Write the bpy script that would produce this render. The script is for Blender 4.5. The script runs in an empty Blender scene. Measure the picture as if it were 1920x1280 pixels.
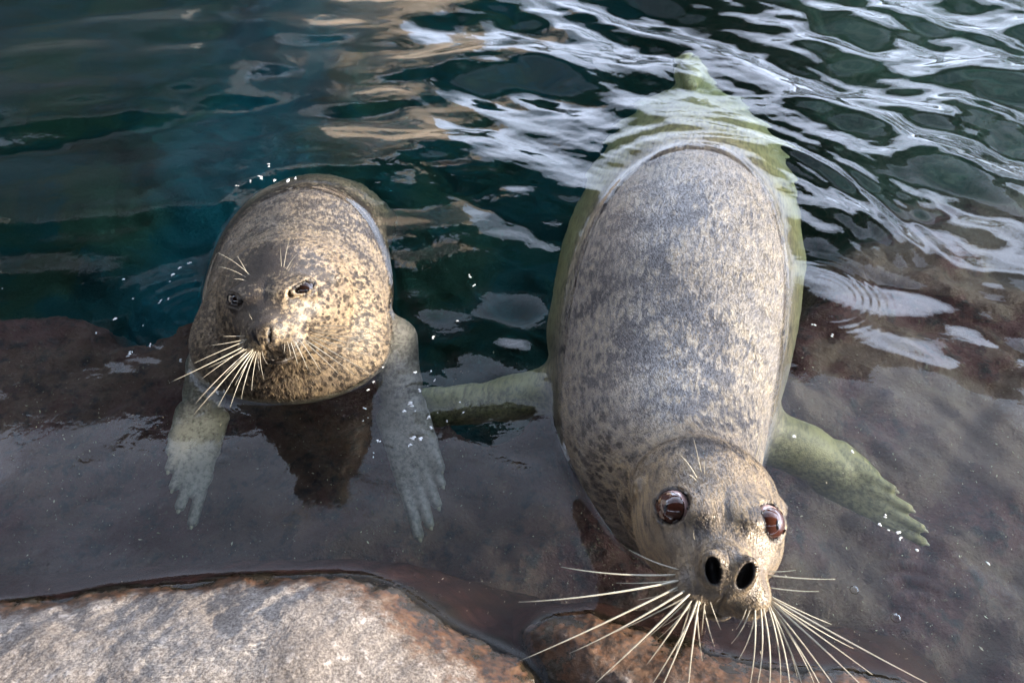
import bpy, math, random
import numpy as np
import openvdb
from mathutils import Vector
from mathutils.bvhtree import BVHTree
import time
T0 = time.time()
random.seed(7); rng = np.random.default_rng(11)
R = math.radians
C = bpy.context.scene.collection
scene = bpy.context.scene

# ------------------------------------------------------------------ camera, sky, sun, exposure
CAM = np.array([0.0, 0.0, 1.15]); PITCH = R(48); FPX = 1450.0
cam = bpy.data.cameras.new('camera'); camo = bpy.data.objects.new('camera', cam); C.objects.link(camo)
camo.location = CAM; camo.rotation_euler = (R(90) - PITCH, 0, 0)
cam.sensor_width = 36; cam.lens = FPX * 36 / 1920; cam.clip_start = 0.02; cam.clip_end = 500
cam.dof.use_dof = True; cam.dof.focus_distance = 1.22; cam.dof.aperture_fstop = 9.0
scene.camera = camo

SUN_EL, SUN_AZ = R(15), R(97)          # azimuth clockwise from +Y
sdir = Vector((math.sin(SUN_AZ) * math.cos(SUN_EL), math.cos(SUN_AZ) * math.cos(SUN_EL), math.sin(SUN_EL)))
world = bpy.data.worlds.new('World'); scene.world = world; world.use_nodes = True
wn = world.node_tree; wn.nodes.clear()
sky = wn.nodes.new('ShaderNodeTexSky'); sky.sky_type = 'NISHITA'; sky.sun_disc = False
sky.sun_elevation = SUN_EL; sky.sun_rotation = SUN_AZ; sky.air_density = 1.0; sky.dust_density = 1.5
tc = wn.nodes.new('ShaderNodeTexCoord')
mp = wn.nodes.new('ShaderNodeMapping'); mp.inputs['Scale'].default_value = (1, 1, 2.2)
cn = wn.nodes.new('ShaderNodeTexNoise'); cn.inputs['Scale'].default_value = 2.6; cn.inputs['Detail'].default_value = 6; cn.inputs['Roughness'].default_value = .55
cr = wn.nodes.new('ShaderNodeValToRGB'); cr.color_ramp.elements[0].position = .30; cr.color_ramp.elements[1].position = .54
mx = wn.nodes.new('ShaderNodeMix'); mx.data_type = 'RGBA'
mx.inputs[7].default_value = (24, 27.5, 35, 1)
bg = wn.nodes.new('ShaderNodeBackground'); bg.inputs['Strength'].default_value = 0.088
wo = wn.nodes.new('ShaderNodeOutputWorld')
L = wn.links.new
L(tc.outputs['Generated'], mp.inputs['Vector']); L(mp.outputs['Vector'], cn.inputs['Vector']); L(cn.outputs['Fac'], cr.inputs['Fac'])
sx = wn.nodes.new('ShaderNodeSeparateXYZ'); L(tc.outputs['Generated'], sx.inputs[0])      # cloud thins towards the zenith
fr = wn.nodes.new('ShaderNodeMapRange'); fr.interpolation_type = 'SMOOTHSTEP'; L(sx.outputs[2], fr.inputs['Value'])
fr.inputs['From Min'].default_value = .45; fr.inputs['From Max'].default_value = .95; fr.inputs['To Min'].default_value = 1.0; fr.inputs['To Max'].default_value = .10
ml = wn.nodes.new('ShaderNodeMath'); ml.operation = 'MULTIPLY'; L(cr.outputs['Color'], ml.inputs[0]); L(fr.outputs[0], ml.inputs[1]); L(ml.outputs[0], mx.inputs[0]); L(sky.outputs['Color'], mx.inputs[6]); L(mx.outputs[2], bg.inputs['Color']); L(bg.outputs[0], wo.inputs['Surface'])
sun = bpy.data.lights.new('sun', 'SUN'); suno = bpy.data.objects.new('sun', sun); C.objects.link(suno)
sun.energy = 5.0; sun.angle = R(0.5); sun.color = (1.0, .87, .69)
suno.rotation_euler = sdir.to_track_quat('Z', 'Y').to_euler(); suno.location = (4, 0, 4)
scene.view_settings.view_transform = 'Standard'; scene.view_settings.look = 'None'
scene.view_settings.exposure = 1.52; scene.view_settings.gamma = 1
scene.render.engine = 'CYCLES'
cy = scene.cycles
cy.max_bounces = 10; cy.transmission_bounces = 8; cy.diffuse_bounces = 4; cy.glossy_bounces = 5
cy.caustics_refractive = True; cy.caustics_reflective = False; cy.sample_clamp_indirect = 6
cy.use_denoising = True

# ------------------------------------------------------------------ helpers
cF = np.array([0, math.cos(PITCH), -math.sin(PITCH)]); cR = np.array([1.0, 0, 0]); cU = np.array([0, math.sin(PITCH), math.cos(PITCH)])
def ray(px, py): return cF + (px - 960) / FPX * cR + (640 - py) / FPX * cU
def at(px, py, z=0.0):
    d = ray(px, py); return CAM + d * (z - CAM[2]) / d[2]
def atd(px, py, dist):
    return CAM + ray(px, py) * dist                 # dist measured along the view axis

def link(name, me, mats=None, parent=None, smooth=True, **props):
    o = bpy.data.objects.new(name, me); C.objects.link(o)
    for m in (mats or []): me.materials.append(m)
    if parent is not None: o.parent = parent
    if smooth and len(me.polygons): me.shade_smooth()
    for k, v in props.items(): o[k] = v
    return o
def pymesh(name, v, f):
    v = np.ascontiguousarray(v, dtype=np.float32); me = bpy.data.meshes.new(name)
    if isinstance(f, np.ndarray):
        n, k = f.shape
        me.vertices.add(len(v)); me.vertices.foreach_set('co', v.ravel())
        me.loops.add(n * k); me.loops.foreach_set('vertex_index', f.astype(np.int32).ravel())
        me.polygons.add(n); me.polygons.foreach_set('loop_start', (np.arange(n) * k).astype(np.int32))
        me.polygons.foreach_set('loop_total', np.full(n, k, np.int32)); me.update(calc_edges=True); me.validate()
    else:
        me.from_pydata(v.tolist(), [], f); me.update()
    return me
def attr(me, name, data):
    if data.ndim == 1:
        a = me.attributes.new(name, 'FLOAT', 'POINT'); a.data.foreach_set('value', data.astype(np.float32))
    else:
        a = me.attributes.new(name, 'FLOAT_VECTOR', 'POINT'); a.data.foreach_set('vector', data.astype(np.float32).ravel())
def tube_geo(pts, rad, seg=6):
    pts = np.asarray(pts, float); n = len(pts); V = []; Fc = []
    t = np.gradient(pts, axis=0); t /= np.linalg.norm(t, axis=1)[:, None] + 1e-9
    a = np.array([0, 0, 1.0]) if abs(t[0][2]) < .9 else np.array([1.0, 0, 0])
    for i in range(n):
        s = np.cross(a, t[i]); s /= np.linalg.norm(s); b = np.cross(t[i], s)
        for k in range(seg):
            an = 2 * math.pi * k / seg; V.append(pts[i] + rad[i] * (math.cos(an) * s + math.sin(an) * b))
    for i in range(n - 1):
        for k in range(seg):
            k2 = (k + 1) % seg; Fc.append((i * seg + k, i * seg + k2, (i + 1) * seg + k2, (i + 1) * seg + k))
    Fc.append(tuple(range(seg))[::-1]); Fc.append(tuple((n - 1) * seg + k for k in range(seg)))
    return V, Fc
def vnoise(P, scale, seed=0):
    """cheap smooth noise from rotated sines, about -1..1"""
    r = np.random.default_rng(seed); out = np.zeros(len(P), np.float32); amp = 0
    for i in range(18):
        k = r.normal(size=P.shape[1]); k *= scale * (0.55 + .10 * i) * 6.283 / np.linalg.norm(k)
        w = np.sin(P @ k.astype(np.float32) + r.uniform(0, 6.28) + 1.3 * np.sin(P[:, ::-1] @ (k * .47).astype(np.float32)))
        a = 1 / (1 + .10 * i); out += a * w; amp += a * a / 2
    return out / math.sqrt(amp) / 1.8

# ------------------------------------------------------------------ node material helpers
class M:
    def __init__(s, name):
        s.m = bpy.data.materials.new(name); s.m.use_nodes = True; s.t = s.m.node_tree; s.t.nodes.clear()
        s.out = s.t.nodes.new('ShaderNodeOutputMaterial')
    def n(s, kind, ins=None, **p):
        nd = s.t.nodes.new('ShaderNode' + kind)
        for k, v in p.items(): setattr(nd, k, v)
        for k, v in (ins or {}).items(): s.i(nd, k, v)
        return nd
    def i(s, nd, k, v):
        sock = nd.inputs[k]
        if isinstance(v, bpy.types.NodeSocket): s.t.links.new(v, sock)
        elif isinstance(v, bpy.types.Node): s.t.links.new(v.outputs[0], sock)
        else:
            if isinstance(v, tuple) and len(v) == 3 and sock.type == 'RGBA': v = (*v, 1)
            sock.default_value = v
    def math(s, op, a, b=0.0, c=0.0, clamp=False):
        nd = s.n('Math', operation=op, use_clamp=clamp); s.i(nd, 0, a); s.i(nd, 1, b); s.i(nd, 2, c); return nd.outputs[0]
    def mix(s, f, a, b, mode='MIX'):
        nd = s.n('Mix', data_type='RGBA', blend_type=mode, clamp_factor=True); s.i(nd, 0, f); s.i(nd, 6, a); s.i(nd, 7, b); return nd.outputs[2]
    def ss(s, v, lo, hi, a=0.0, b=1.0):
        nd = s.n('MapRange', interpolation_type='SMOOTHSTEP'); s.i(nd, 'Value', v); s.i(nd, 'From Min', lo); s.i(nd, 'From Max', hi); s.i(nd, 'To Min', a); s.i(nd, 'To Max', b); return nd.outputs[0]
    def noise(s, vec, scale, detail=3.0, rough=.5, dist=0.0):
        return s.n('TexNoise', {'Vector': vec, 'Scale': scale, 'Detail': detail, 'Roughness': rough, 'Distortion': dist}).outputs[0]
    def scale(s, vec, sc):
        return s.n('Mapping', {'Vector': vec, 'Scale': sc}).outputs[0]
    def attr(s, name, out='Fac'):
        return s.n('Attribute', attribute_name=name).outputs[out]
    def coord(s): return s.n('TexCoord').outputs['Object']
    def bump(s, h, dist, strength=1.0, normal=None):
        d = {'Height': h, 'Distance': dist, 'Strength': strength}
        if normal is not None: d['Normal'] = normal
        return s.n('Bump', d).outputs[0]
    def pbsdf(s, **k):
        nd = s.n('BsdfPrincipled', {a.replace('_', ' '): b for a, b in k.items()}); s.t.links.new(nd.outputs[0], s.out.inputs['Surface']); return nd
def simple(name, col, rough=.6, **k):
    m = M(name); c = m.coord(); n = m.noise(c, 12.0, 5.0)
    m.pbsdf(Base_Color=m.mix(n, tuple(x * .75 for x in col), tuple(x * 1.2 for x in col)), Roughness=rough, **k); return m.m

# ------------------------------------------------------------------ signed distance modelling of the seals
def smin(a, b, k):
    h = np.clip(.5 + .5 * (b - a) / k, 0, 1); return b + (a - b) * h - k * h * (1 - h)
def smax(a, b, k): return -smin(-a, -b, k)
def ell(L, c, r):
    q = (L - np.array(c, np.float32)) / np.array(r, np.float32)
    k0 = np.sqrt((q * q).sum(1)); q = q / np.array(r, np.float32); k1 = np.sqrt((q * q).sum(1)) + 1e-6
    return k0 * (k0 - 1) / k1
def cone(P, a, b, ra, rb):
    a = np.array(a, np.float32); ab = np.array(b, np.float32) - a
    t = np.clip(((P - a) @ ab) / (ab @ ab), 0, 1); d = P - a - t[:, None] * ab
    return np.sqrt((d * d).sum(1)) - (ra + (rb - ra) * t)
def frame(e, y, r):
    n = np.array([math.sin(y) * math.cos(e), -math.cos(y) * math.cos(e), math.sin(e)])
    X = np.array([math.cos(y), math.sin(y), 0]); up = -np.cross(X, n); up /= np.linalg.norm(up)
    return X * math.cos(r) + up * math.sin(r), n, -X * math.sin(r) + up * math.cos(r)
def catmull(P, m):
    P = np.asarray(P, float); out = []
    Q = np.vstack([2 * P[0] - P[1], P, 2 * P[-1] - P[-2]])
    for i in range(1, len(Q) - 2):
        for t in np.linspace(0, 1, m, endpoint=False):
            out.append(.5 * (2 * Q[i] + (Q[i + 1] - Q[i - 1]) * t + (2 * Q[i - 1] - 5 * Q[i] + 4 * Q[i + 1] - Q[i + 2]) * t * t + (3 * Q[i] - Q[i - 1] - 3 * Q[i + 1] + Q[i + 2]) * t ** 3))
    out.append(P[-1]); return np.array(out)

class Seal:
    def __init__(s, st, head, eyes, nostril, flippers, extra=None, m=8, axis=None, crease=.0085, blend=.022):
        s.S = catmull(st, m).astype(np.float32)      # x y z w h
        s.crease = crease; s.blend = blend; s.hc = np.array(head[0], np.float32); s.X, s.n, s.u = [a.astype(np.float32) for a in frame(*[R(a) for a in head[1:]])]
        s.eyes = eyes; s.nostril = nostril; s.flip = flippers; s.extra = extra or []
        p = s.S[:, :3]; t = np.gradient(p, axis=0); t /= np.linalg.norm(t, axis=1)[:, None]
        side = np.cross(t, np.array([0, 0, 1.0])); side /= np.linalg.norm(side, axis=1)[:, None]
        # keep the side axis continuous where the spine turns upright
        side = np.tile(np.array([-1.0, 0, 0]), (len(p), 1)); side -= (side * t).sum(1)[:, None] * t; side /= np.linalg.norm(side, axis=1)[:, None]
        a = s.S[-1, :3] - s.S[0, :3]
        if axis is not None: a = np.array(axis, float)
        a = a / np.linalg.norm(a); x = np.array([-1.0, 0, 0]); x -= a * (x @ a); x /= np.linalg.norm(x)
        s.ax = a.astype(np.float32); s.sx = x.astype(np.float32); s.ux = np.cross(x, a).astype(np.float32); s.kn = np.maximum.accumulate(s.S[:, :3] @ s.ax + np.arange(len(s.S)) * 1e-6)
        for e in s.eyes:                              # seat each eyeball so that it stands just proud of the face
            es = s.eyes; s.eyes = []; c = np.array(e['c'], float); d = np.array(e['d'], float); d /= np.linalg.norm(d)
            ts = np.linspace(-.04, .05, 181); Pw = np.array([s.hc + (c + d * t)[0] * s.X + (c + d * t)[1] * s.n + (c + d * t)[2] * s.u for t in ts]).astype(np.float32)
            dd = s.head(Pw); k = int(np.argmax(dd > 0)); s.eyes = es; e['c'] = (c + d * (ts[k] - e['r'] + e.get('proud', .003))).tolist()
        s.T = t.astype(np.float32); s.Sd = side.astype(np.float32); s.Up = np.cross(side, t).astype(np.float32)
        s.len = np.concatenate([[0], np.cumsum(np.linalg.norm(np.diff(p, axis=0), axis=1))])
        # flow spine runs on through the head to the nose
    def loc(s, P):
        d = P - s.hc; return np.stack([d @ s.X, d @ s.n, d @ s.u], 1)
    def w(s, l): return s.hc + l[0] * s.X + l[1] * s.n + l[2] * s.u
    def near(s, P, pts):
        best = np.full(len(P), 1e9, np.float32); par = np.zeros(len(P), np.float32)
        for i in range(len(pts) - 1):
            a = pts[i]; ab = pts[i + 1] - a; t = np.clip(((P - a) @ ab) / (ab @ ab), 0, 1)
            d = P - a - t[:, None] * ab; d2 = (d * d).sum(1); m = d2 < best; best[m] = d2[m]; par[m] = i + t[m]
        return par
    def along(s, P):
        """section planes stand square to one body axis, so the surface has no creases where the spine bends"""
        t = P @ s.ax; par = np.interp(t, s.kn, np.arange(len(s.S))); i = np.minimum(par.astype(int), len(s.S) - 2); f = (par - i)[:, None].astype(np.float32)
        q = P - (s.S[i, :3] * (1 - f) + s.S[i + 1, :3] * f); wh = s.S[i, 3:5] * (1 - f) + s.S[i + 1, 3:5] * f
        return t, par, q @ s.sx, q @ s.ux, np.where(t < s.kn[0], t - s.kn[0], np.maximum(t - s.kn[-1], 0)), wh
    def body(s, P):
        t, par, a, b, c, wh = s.along(P); r = np.stack([wh[:, 0], wh[:, 1], wh.min(1)], 1)
        l = np.stack([a, b, c], 1).astype(np.float32) / r
        k0 = np.sqrt((l * l).sum(1)); k1 = np.sqrt(((l / r) ** 2).sum(1)) + 1e-5
        return (k0 * (k0 - 1) / k1).astype(np.float32)
    def eye_frame(s, e):
        c, d = np.array(e['c'], np.float32), np.array(e['d'], np.float32); d = d / np.linalg.norm(d)
        x = np.cross(np.array([0, 0, 1.0]), d); x /= np.linalg.norm(x); y = np.cross(d, x); a = R(e.get('tilt', 0))
        x2 = x * math.cos(a) + y * math.sin(a); y2 = -x * math.sin(a) + y * math.cos(a)
        return c, d, x2.astype(np.float32), y2.astype(np.float32)
    def head(s, P):
        Lp = s.loc(P)
        A = np.abs(Lp); A[:, 1:] = Lp[:, 1:]
        d = ell(Lp, (0, -.03, 0), (.094, .12, .082))
        d = smin(d, ell(Lp, (0, .050, -.008), (.078, .080, .056)), .03)
        d = smin(d, ell(A, (.040, .015, -.030), (.040, .06, .042)), .03)      # cheeks
        d = smin(d, ell(Lp, (0, .105, -.020), (.045, .06, .034)), .030)       # muzzle
        d = smin(d, ell(A, (.030, .130, -.035), (.027, .032, .026)), .011)    # whisker pads
        d = smin(d, ell(Lp, (0, .143, s.nostril['u'] - .001), (.028, .023, .021)), .014)      # nose
        d = smin(d, ell(Lp, (0, .114, -.056), (.028, .034, .018)), .012)      # chin
        d = smin(d, ell(A, (.030, .075, .036), (.026, .03, .012)), .022)      # brow
        # philtrum and mouth
        d = smax(d, -ell(Lp, (0, .170, -.042), (.0016, .014, .018)), .006)
        mx_ = Lp[:, 0]; mz = Lp[:, 2] + .058 + .25 * np.abs(mx_) - 3.0 * mx_ ** 2
        md = np.sqrt((mz * 1.0) ** 2 + np.maximum(np.abs(mx_) - .045, 0) ** 2 + np.maximum(.09 - Lp[:, 1], 0) ** 2) - .0016
        d = smax(d, -md, .006)
        # ear fold
        d = smin(d, ell(A, (.087, -.005, .018), (.010, .012, .009)), .012)
        d = smax(d, -ell(A, (.096, .003, .018), (.004, .006, .004)), .004)
        for e in s.eyes:
            c, dr, x, y = s.eye_frame(e); q = Lp - c; lx, ly, ln = q @ x, q @ y, q @ dr
            rr = np.sqrt((q * q).sum(1)); d = smin(d, rr - (e['r'] + .0035), .012)
            o = (np.sqrt((lx / e['a']) ** 2 + ((ly - e.get('dy', 0)) / e['b']) ** 2) - 1) * min(e['a'], e['b'])
            rim = np.abs(o - .003) - .0012
            o = np.maximum(o, .3 * e['r'] - ln); d = smax(d, -o, .0025)
            if e.get('fold'):
                fo = np.abs(o - e['fold']) - .0008; fo = np.maximum(fo, .4 * e['r'] - ln); d = smax(d, -fo, .004)
        for sg in (-1, 1):
            nd = s.nostril; q = Lp - np.array((sg * nd['x'], nd['n'], nd['u']), np.float32); a = R(nd['tilt']) * sg
            rx = q[:, 0] * math.cos(a) + q[:, 2] * math.sin(a); rz = -q[:, 0] * math.sin(a) + q[:, 2] * math.cos(a)
            if nd['open']:
                rim = ell(np.stack([rx, q[:, 1] + .006, rz], 1), (0, 0, 0), (nd['rx'] + .0045, .009, nd['rz'] + .004)); d = smin(d, rim, .012)
            d = smax(d, -ell(np.stack([rx, q[:, 1], rz], 1), (0, 0, 0), (nd['rx'], nd['depth'], nd['rz'])), .003)
        return d
    def sdf(s, P):
        d = s.body(P)
        for c, r, k in s.extra: d = smin(d, ell(P, c, r), k)
        hm = ((P - s.hc) ** 2).sum(1) < .30 ** 2
        if hm.any(): d[hm] = smin(d[hm], s.head(P[hm]), s.blend)
        if hm.any():
            q = s.loc(P[hm]); g = np.exp(-((q[:, 1] + .085 + .03 * np.abs(q[:, 0]) / .1) / .011) ** 2) * s.crease + np.exp(-((q[:, 1] + .118) / .008) ** 2) * .0028
            d[hm] += g * np.clip((q[:, 2] - .01) / .04, 0, 1)
        for fl in s.flip:
            pts = np.array([q for seg in fl for q in seg[:2]]); lo, hi = pts.min(0) - .10, pts.max(0) + .10
            m = ((P > lo) & (P < hi)).all(1)
            if m.any():
                Q = P[m]; f = None
                for a, b, ra, rb, k in fl:
                    c = cone(Q, a, b, ra, rb); f = c if f is None else smin(f, c, k)
                d[m] = smin(d[m], f, .035)
        return d
    def grad(s, P, d0, h=.0006):
        g = np.empty_like(P)
        for a in range(3):
            Q = P.copy(); Q[:, a] += h; g[:, a] = (s.sdf(Q) - d0) / h
        return g
    def project(s, P, it=1):
        for _ in range(it):
            d = s.sdf(P); g = s.grad(P, d); g2 = (g * g).sum(1) + 1e-3
            st = np.clip(d / g2, -.004, .004); P = P - st[:, None] * g
        return P.astype(np.float32)
    def mesh(s, vox=.005, lo=None, hi=None):
        lo = np.array(lo); hi = np.array(hi); n = (np.ceil((hi - lo) / vox / 4).astype(int) + 1) * 4
        cn_ = n // 4
        g = np.stack(np.meshgrid(*[lo[a] + (np.arange(cn_[a]) + .5) * vox * 4 for a in range(3)], indexing='ij'), -1).reshape(-1, 3).astype(np.float32)
        dc = s.sdf(g).reshape(cn_)
        full = dc.repeat(4, 0).repeat(4, 1).repeat(4, 2); mask = np.abs(full) < vox * 5.5
        idx = np.argwhere(mask); P = (lo + idx * vox).astype(np.float32)
        full[mask] = s.sdf(P)
        gr = openvdb.FloatGrid(background=1.0); gr.copyFromArray(np.ascontiguousarray(full, dtype=np.float32))
        v, q = gr.convertToQuads(0.0); v = (lo + v * vox).astype(np.float32)
        # keep the largest island only
        q = q[:, ::-1].astype(np.int64)
        lab = np.arange(len(v))
        for _ in range(400):
            ml = lab[q].min(1); new = lab.copy(); np.minimum.at(new, q.ravel(), np.repeat(ml, 4)); new = new[new]
            if (new == lab).all(): break
            lab = new
        root = np.bincount(lab).argmax(); keepf = lab[q[:, 0]] == root; q = q[keepf]
        used = np.unique(q); mp_ = -np.ones(len(v), int); mp_[used] = np.arange(len(used)); v = v[used]; q = mp_[q]
        v = s.project(v, 1); v, q, _ = subdiv(v, q); v = s.project(v, 1)
        # finer still on the emerged face
        Lc = s.loc(v[q].mean(1)); sel = (Lc[:, 1] > -.02) & (Lc[:, 1] < .22) & (np.abs(Lc[:, 0]) < .12) & (np.abs(Lc[:, 2]) < .12)
        fq = q[sel]; vv, q2, inner = subdiv(v, fq)
        keep = np.arange(len(vv)) >= len(v); mv = inner & keep
        vv[mv] = s.project(vv[mv], 1)
        q = np.vstack([q[~sel], q2])
        print('seal mesh', len(vv), len(q), round(time.time() - T0, 1)); return vv, q
def subdiv(v, q):
    e = np.stack([q, np.roll(q, -1, 1)], -1).reshape(-1, 2); es = np.sort(e, 1)
    u, inv, cnt = np.unique(es[:, 0].astype(np.int64) * (len(v) + 1) + es[:, 1], return_inverse=True, return_counts=True)
    a, b = u // (len(v) + 1), u % (len(v) + 1)
    mid = (v[a] + v[b]) / 2; cen = v[q].mean(1)
    V = np.vstack([v, mid, cen]).astype(np.float32); em = (inv.reshape(-1, 4) + len(v)); ce = len(v) + len(mid) + np.arange(len(q))
    Q = np.concatenate([np.stack([q[:, k], em[:, k], ce, em[:, (k - 1) % 4]], 1) for k in range(4)])
    inner = np.ones(len(V), bool); inner[len(v):len(v) + len(mid)] = cnt > 1
    return V, Q, inner

# two seals ---------------------------------------------------------------------------------
def flipper(sh, elb, wr, tips, r=(.045, .034, .024), dr=.0125, hand=.030):
    """shoulder - wrist, then a broad paddle of five webbed digits ending in claws"""
    f = [(sh, elb, r[0], r[1], .02), (elb, wr, r[1], r[2], .02)]
    sh, elb, wr = map(np.array, (sh, elb, wr)); T = [np.array(t) for t in tips]; n = len(T)
    ax = (T[0] - T[-1]) / np.linalg.norm(T[0] - T[-1]); fw = np.mean(T, 0) - wr; fw /= np.linalg.norm(fw); ax = ax - fw * (ax @ fw); ax /= np.linalg.norm(ax)
    base = [wr - fw * .01 + ax * hand * (1 - 2 * i / (n - 1)) for i in range(n)]
    for i in range(n - 1):
        b_ = (base[i] + base[i + 1]) / 2; t_ = (T[i] + T[i + 1]) / 2
        f.append((b_.tolist(), (b_ * .20 + t_ * .80).tolist(), .017, .0070, .016))
    for i in range(n):
        m_ = base[i] * .4 + T[i] * .6
        f.append((base[i].tolist(), m_.tolist(), .0185, .0125, .016)); f.append((m_.tolist(), T[i].tolist(), .0125, .0092, .008))
    return f
def P_(px, py, z): return at(px, py, z).tolist()

# right-hand seal: floating, head lifted towards the camera
def stn(px, py, z, hw, h, cz=None):
    p = at(px, py, z); t = (p - CAM) @ cF; w = hw / FPX * t; return (p[0], p[1], p[2], w, h * w)
A_st = [stn(1282, 195, -.20, 32, .75), stn(1285, 235, -.25, 50, .72), stn(1284, 290, -.300, 100, .74), stn(1282, 370, -.275, 170, .80),
        stn(1272, 480, -.190, 212, .84), stn(1260, 600, -.132, 228, .82), stn(1250, 710, -.088, 220, .80), stn(1243, 800, -.030, 197, .80),
        stn(1254, 870, .045, 172, .88), stn(1288, 925, .150, 130, .98)]
A_head = ((CAM + (np.array((.258, .515, .240)) - CAM) * .96).tolist(), 37, -8, -2)
A_eyes = [dict(c=(sg * .053, .070, .027), d=(sg * .34, .76, .55), r=.0215, a=.0185, b=.0190, fold=.0035, proud=.0045) for sg in (-1, 1)]
A_nos = dict(x=.0168, n=.166, u=.003, tilt=-16, rx=.0080, rz=.0150, depth=.016, open=True)
A_flip = [flipper(P_(1080, 740, -.10), P_(960, 770, -.13), P_(880, 785, -.15), [P_(735, 765, -.15), P_(728, 785, -.16), P_(735, 805, -.17), P_(755, 822, -.18), P_(785, 832, -.19)], (.056, .050, .044), hand=.026),
          flipper(P_(1425, 830, -.09), P_(1500, 862, -.10), P_(1560, 900, -.10), [P_(1716, 1028, -.08), P_(1716, 1000, -.065), P_(1694, 962, -.06), P_(1664, 926, -.06), P_(1628, 898, -.07)], (.060, .052, .046), hand=.042)]
# hind flippers, closed together behind
A_flip.append([(P_(1283, 200, -.17), P_(1278, 160, -.17), .032, .026, .02), (P_(1278, 160, -.17), P_(1270, 112, -.15), .026, .008, .02), (P_(1290, 195, -.18), P_(1300, 165, -.18), .03, .018, .02)])
A_extra = [((at(1236, 950, .03) + np.array([0, .03, 0])).tolist(), (.092, .115, .095), .06)]
sealA = Seal(A_st, A_head, A_eyes, A_nos, A_flip, A_extra, axis=(-.02, -1, .10), crease=.0022, blend=.050)
# left-hand seal: treading water with its head laid back
B_st = [(-.46, 2.05, -.98, .05, .05), (-.49, 1.93, -.76, .12, .11), (-.525, 1.78, -.52, .165, .160), (-.520, 1.58, -.275, .190, .185),
        (-.492, 1.36, -.110, .198, .19), (-.456, 1.18, -.025, .196, .18), (-.427, 1.06, .07, .165, .15), (-.412, 1.00, .15, .12, .11)]
B_head = ((CAM + (np.array((-.410, .992, .172)) - CAM) * .975 + np.array([.006, 0, 0])).tolist(), 24, 1, 9)
B_eyes = [dict(c=(sg * .0560, .072, .028), d=(sg * .27, .80, .50), r=.0185, a=.0160, b=.0064, ring=.60, tilt=sg * -14, fold=.0045, dy=-.001, proud=.004) for sg in (-1, 1)]
B_nos = dict(x=.0125, n=.168, u=-.004, tilt=-16, rx=.0022, rz=.0150, depth=.008, open=False)
B_flip = [flipper(P_(405, 700, -0.075), P_(398, 760, -0.125), P_(390, 810, -0.125), [P_(374, 998, -0.125), P_(350, 968, -0.115), P_(338, 930, -0.105), P_(330, 895, -0.095), P_(332, 862, -0.095)], (.050, .040, .034), hand=.036),
          flipper(P_(735, 650, -0.065), P_(752, 740, -0.105), P_(757, 800, -0.125), [P_(788, 1022, -0.125), P_(808, 1000, -0.120), P_(822, 965, -0.115), P_(830, 925, -0.110), P_(828, 895, -0.105)], (.055, .042, .034), hand=.034)]
B_extra = [((-.434, 1.01, .020), (.192, .125, .125), .05)]
sealB = Seal(B_st, B_head, B_eyes, B_nos, B_flip, B_extra)
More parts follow.
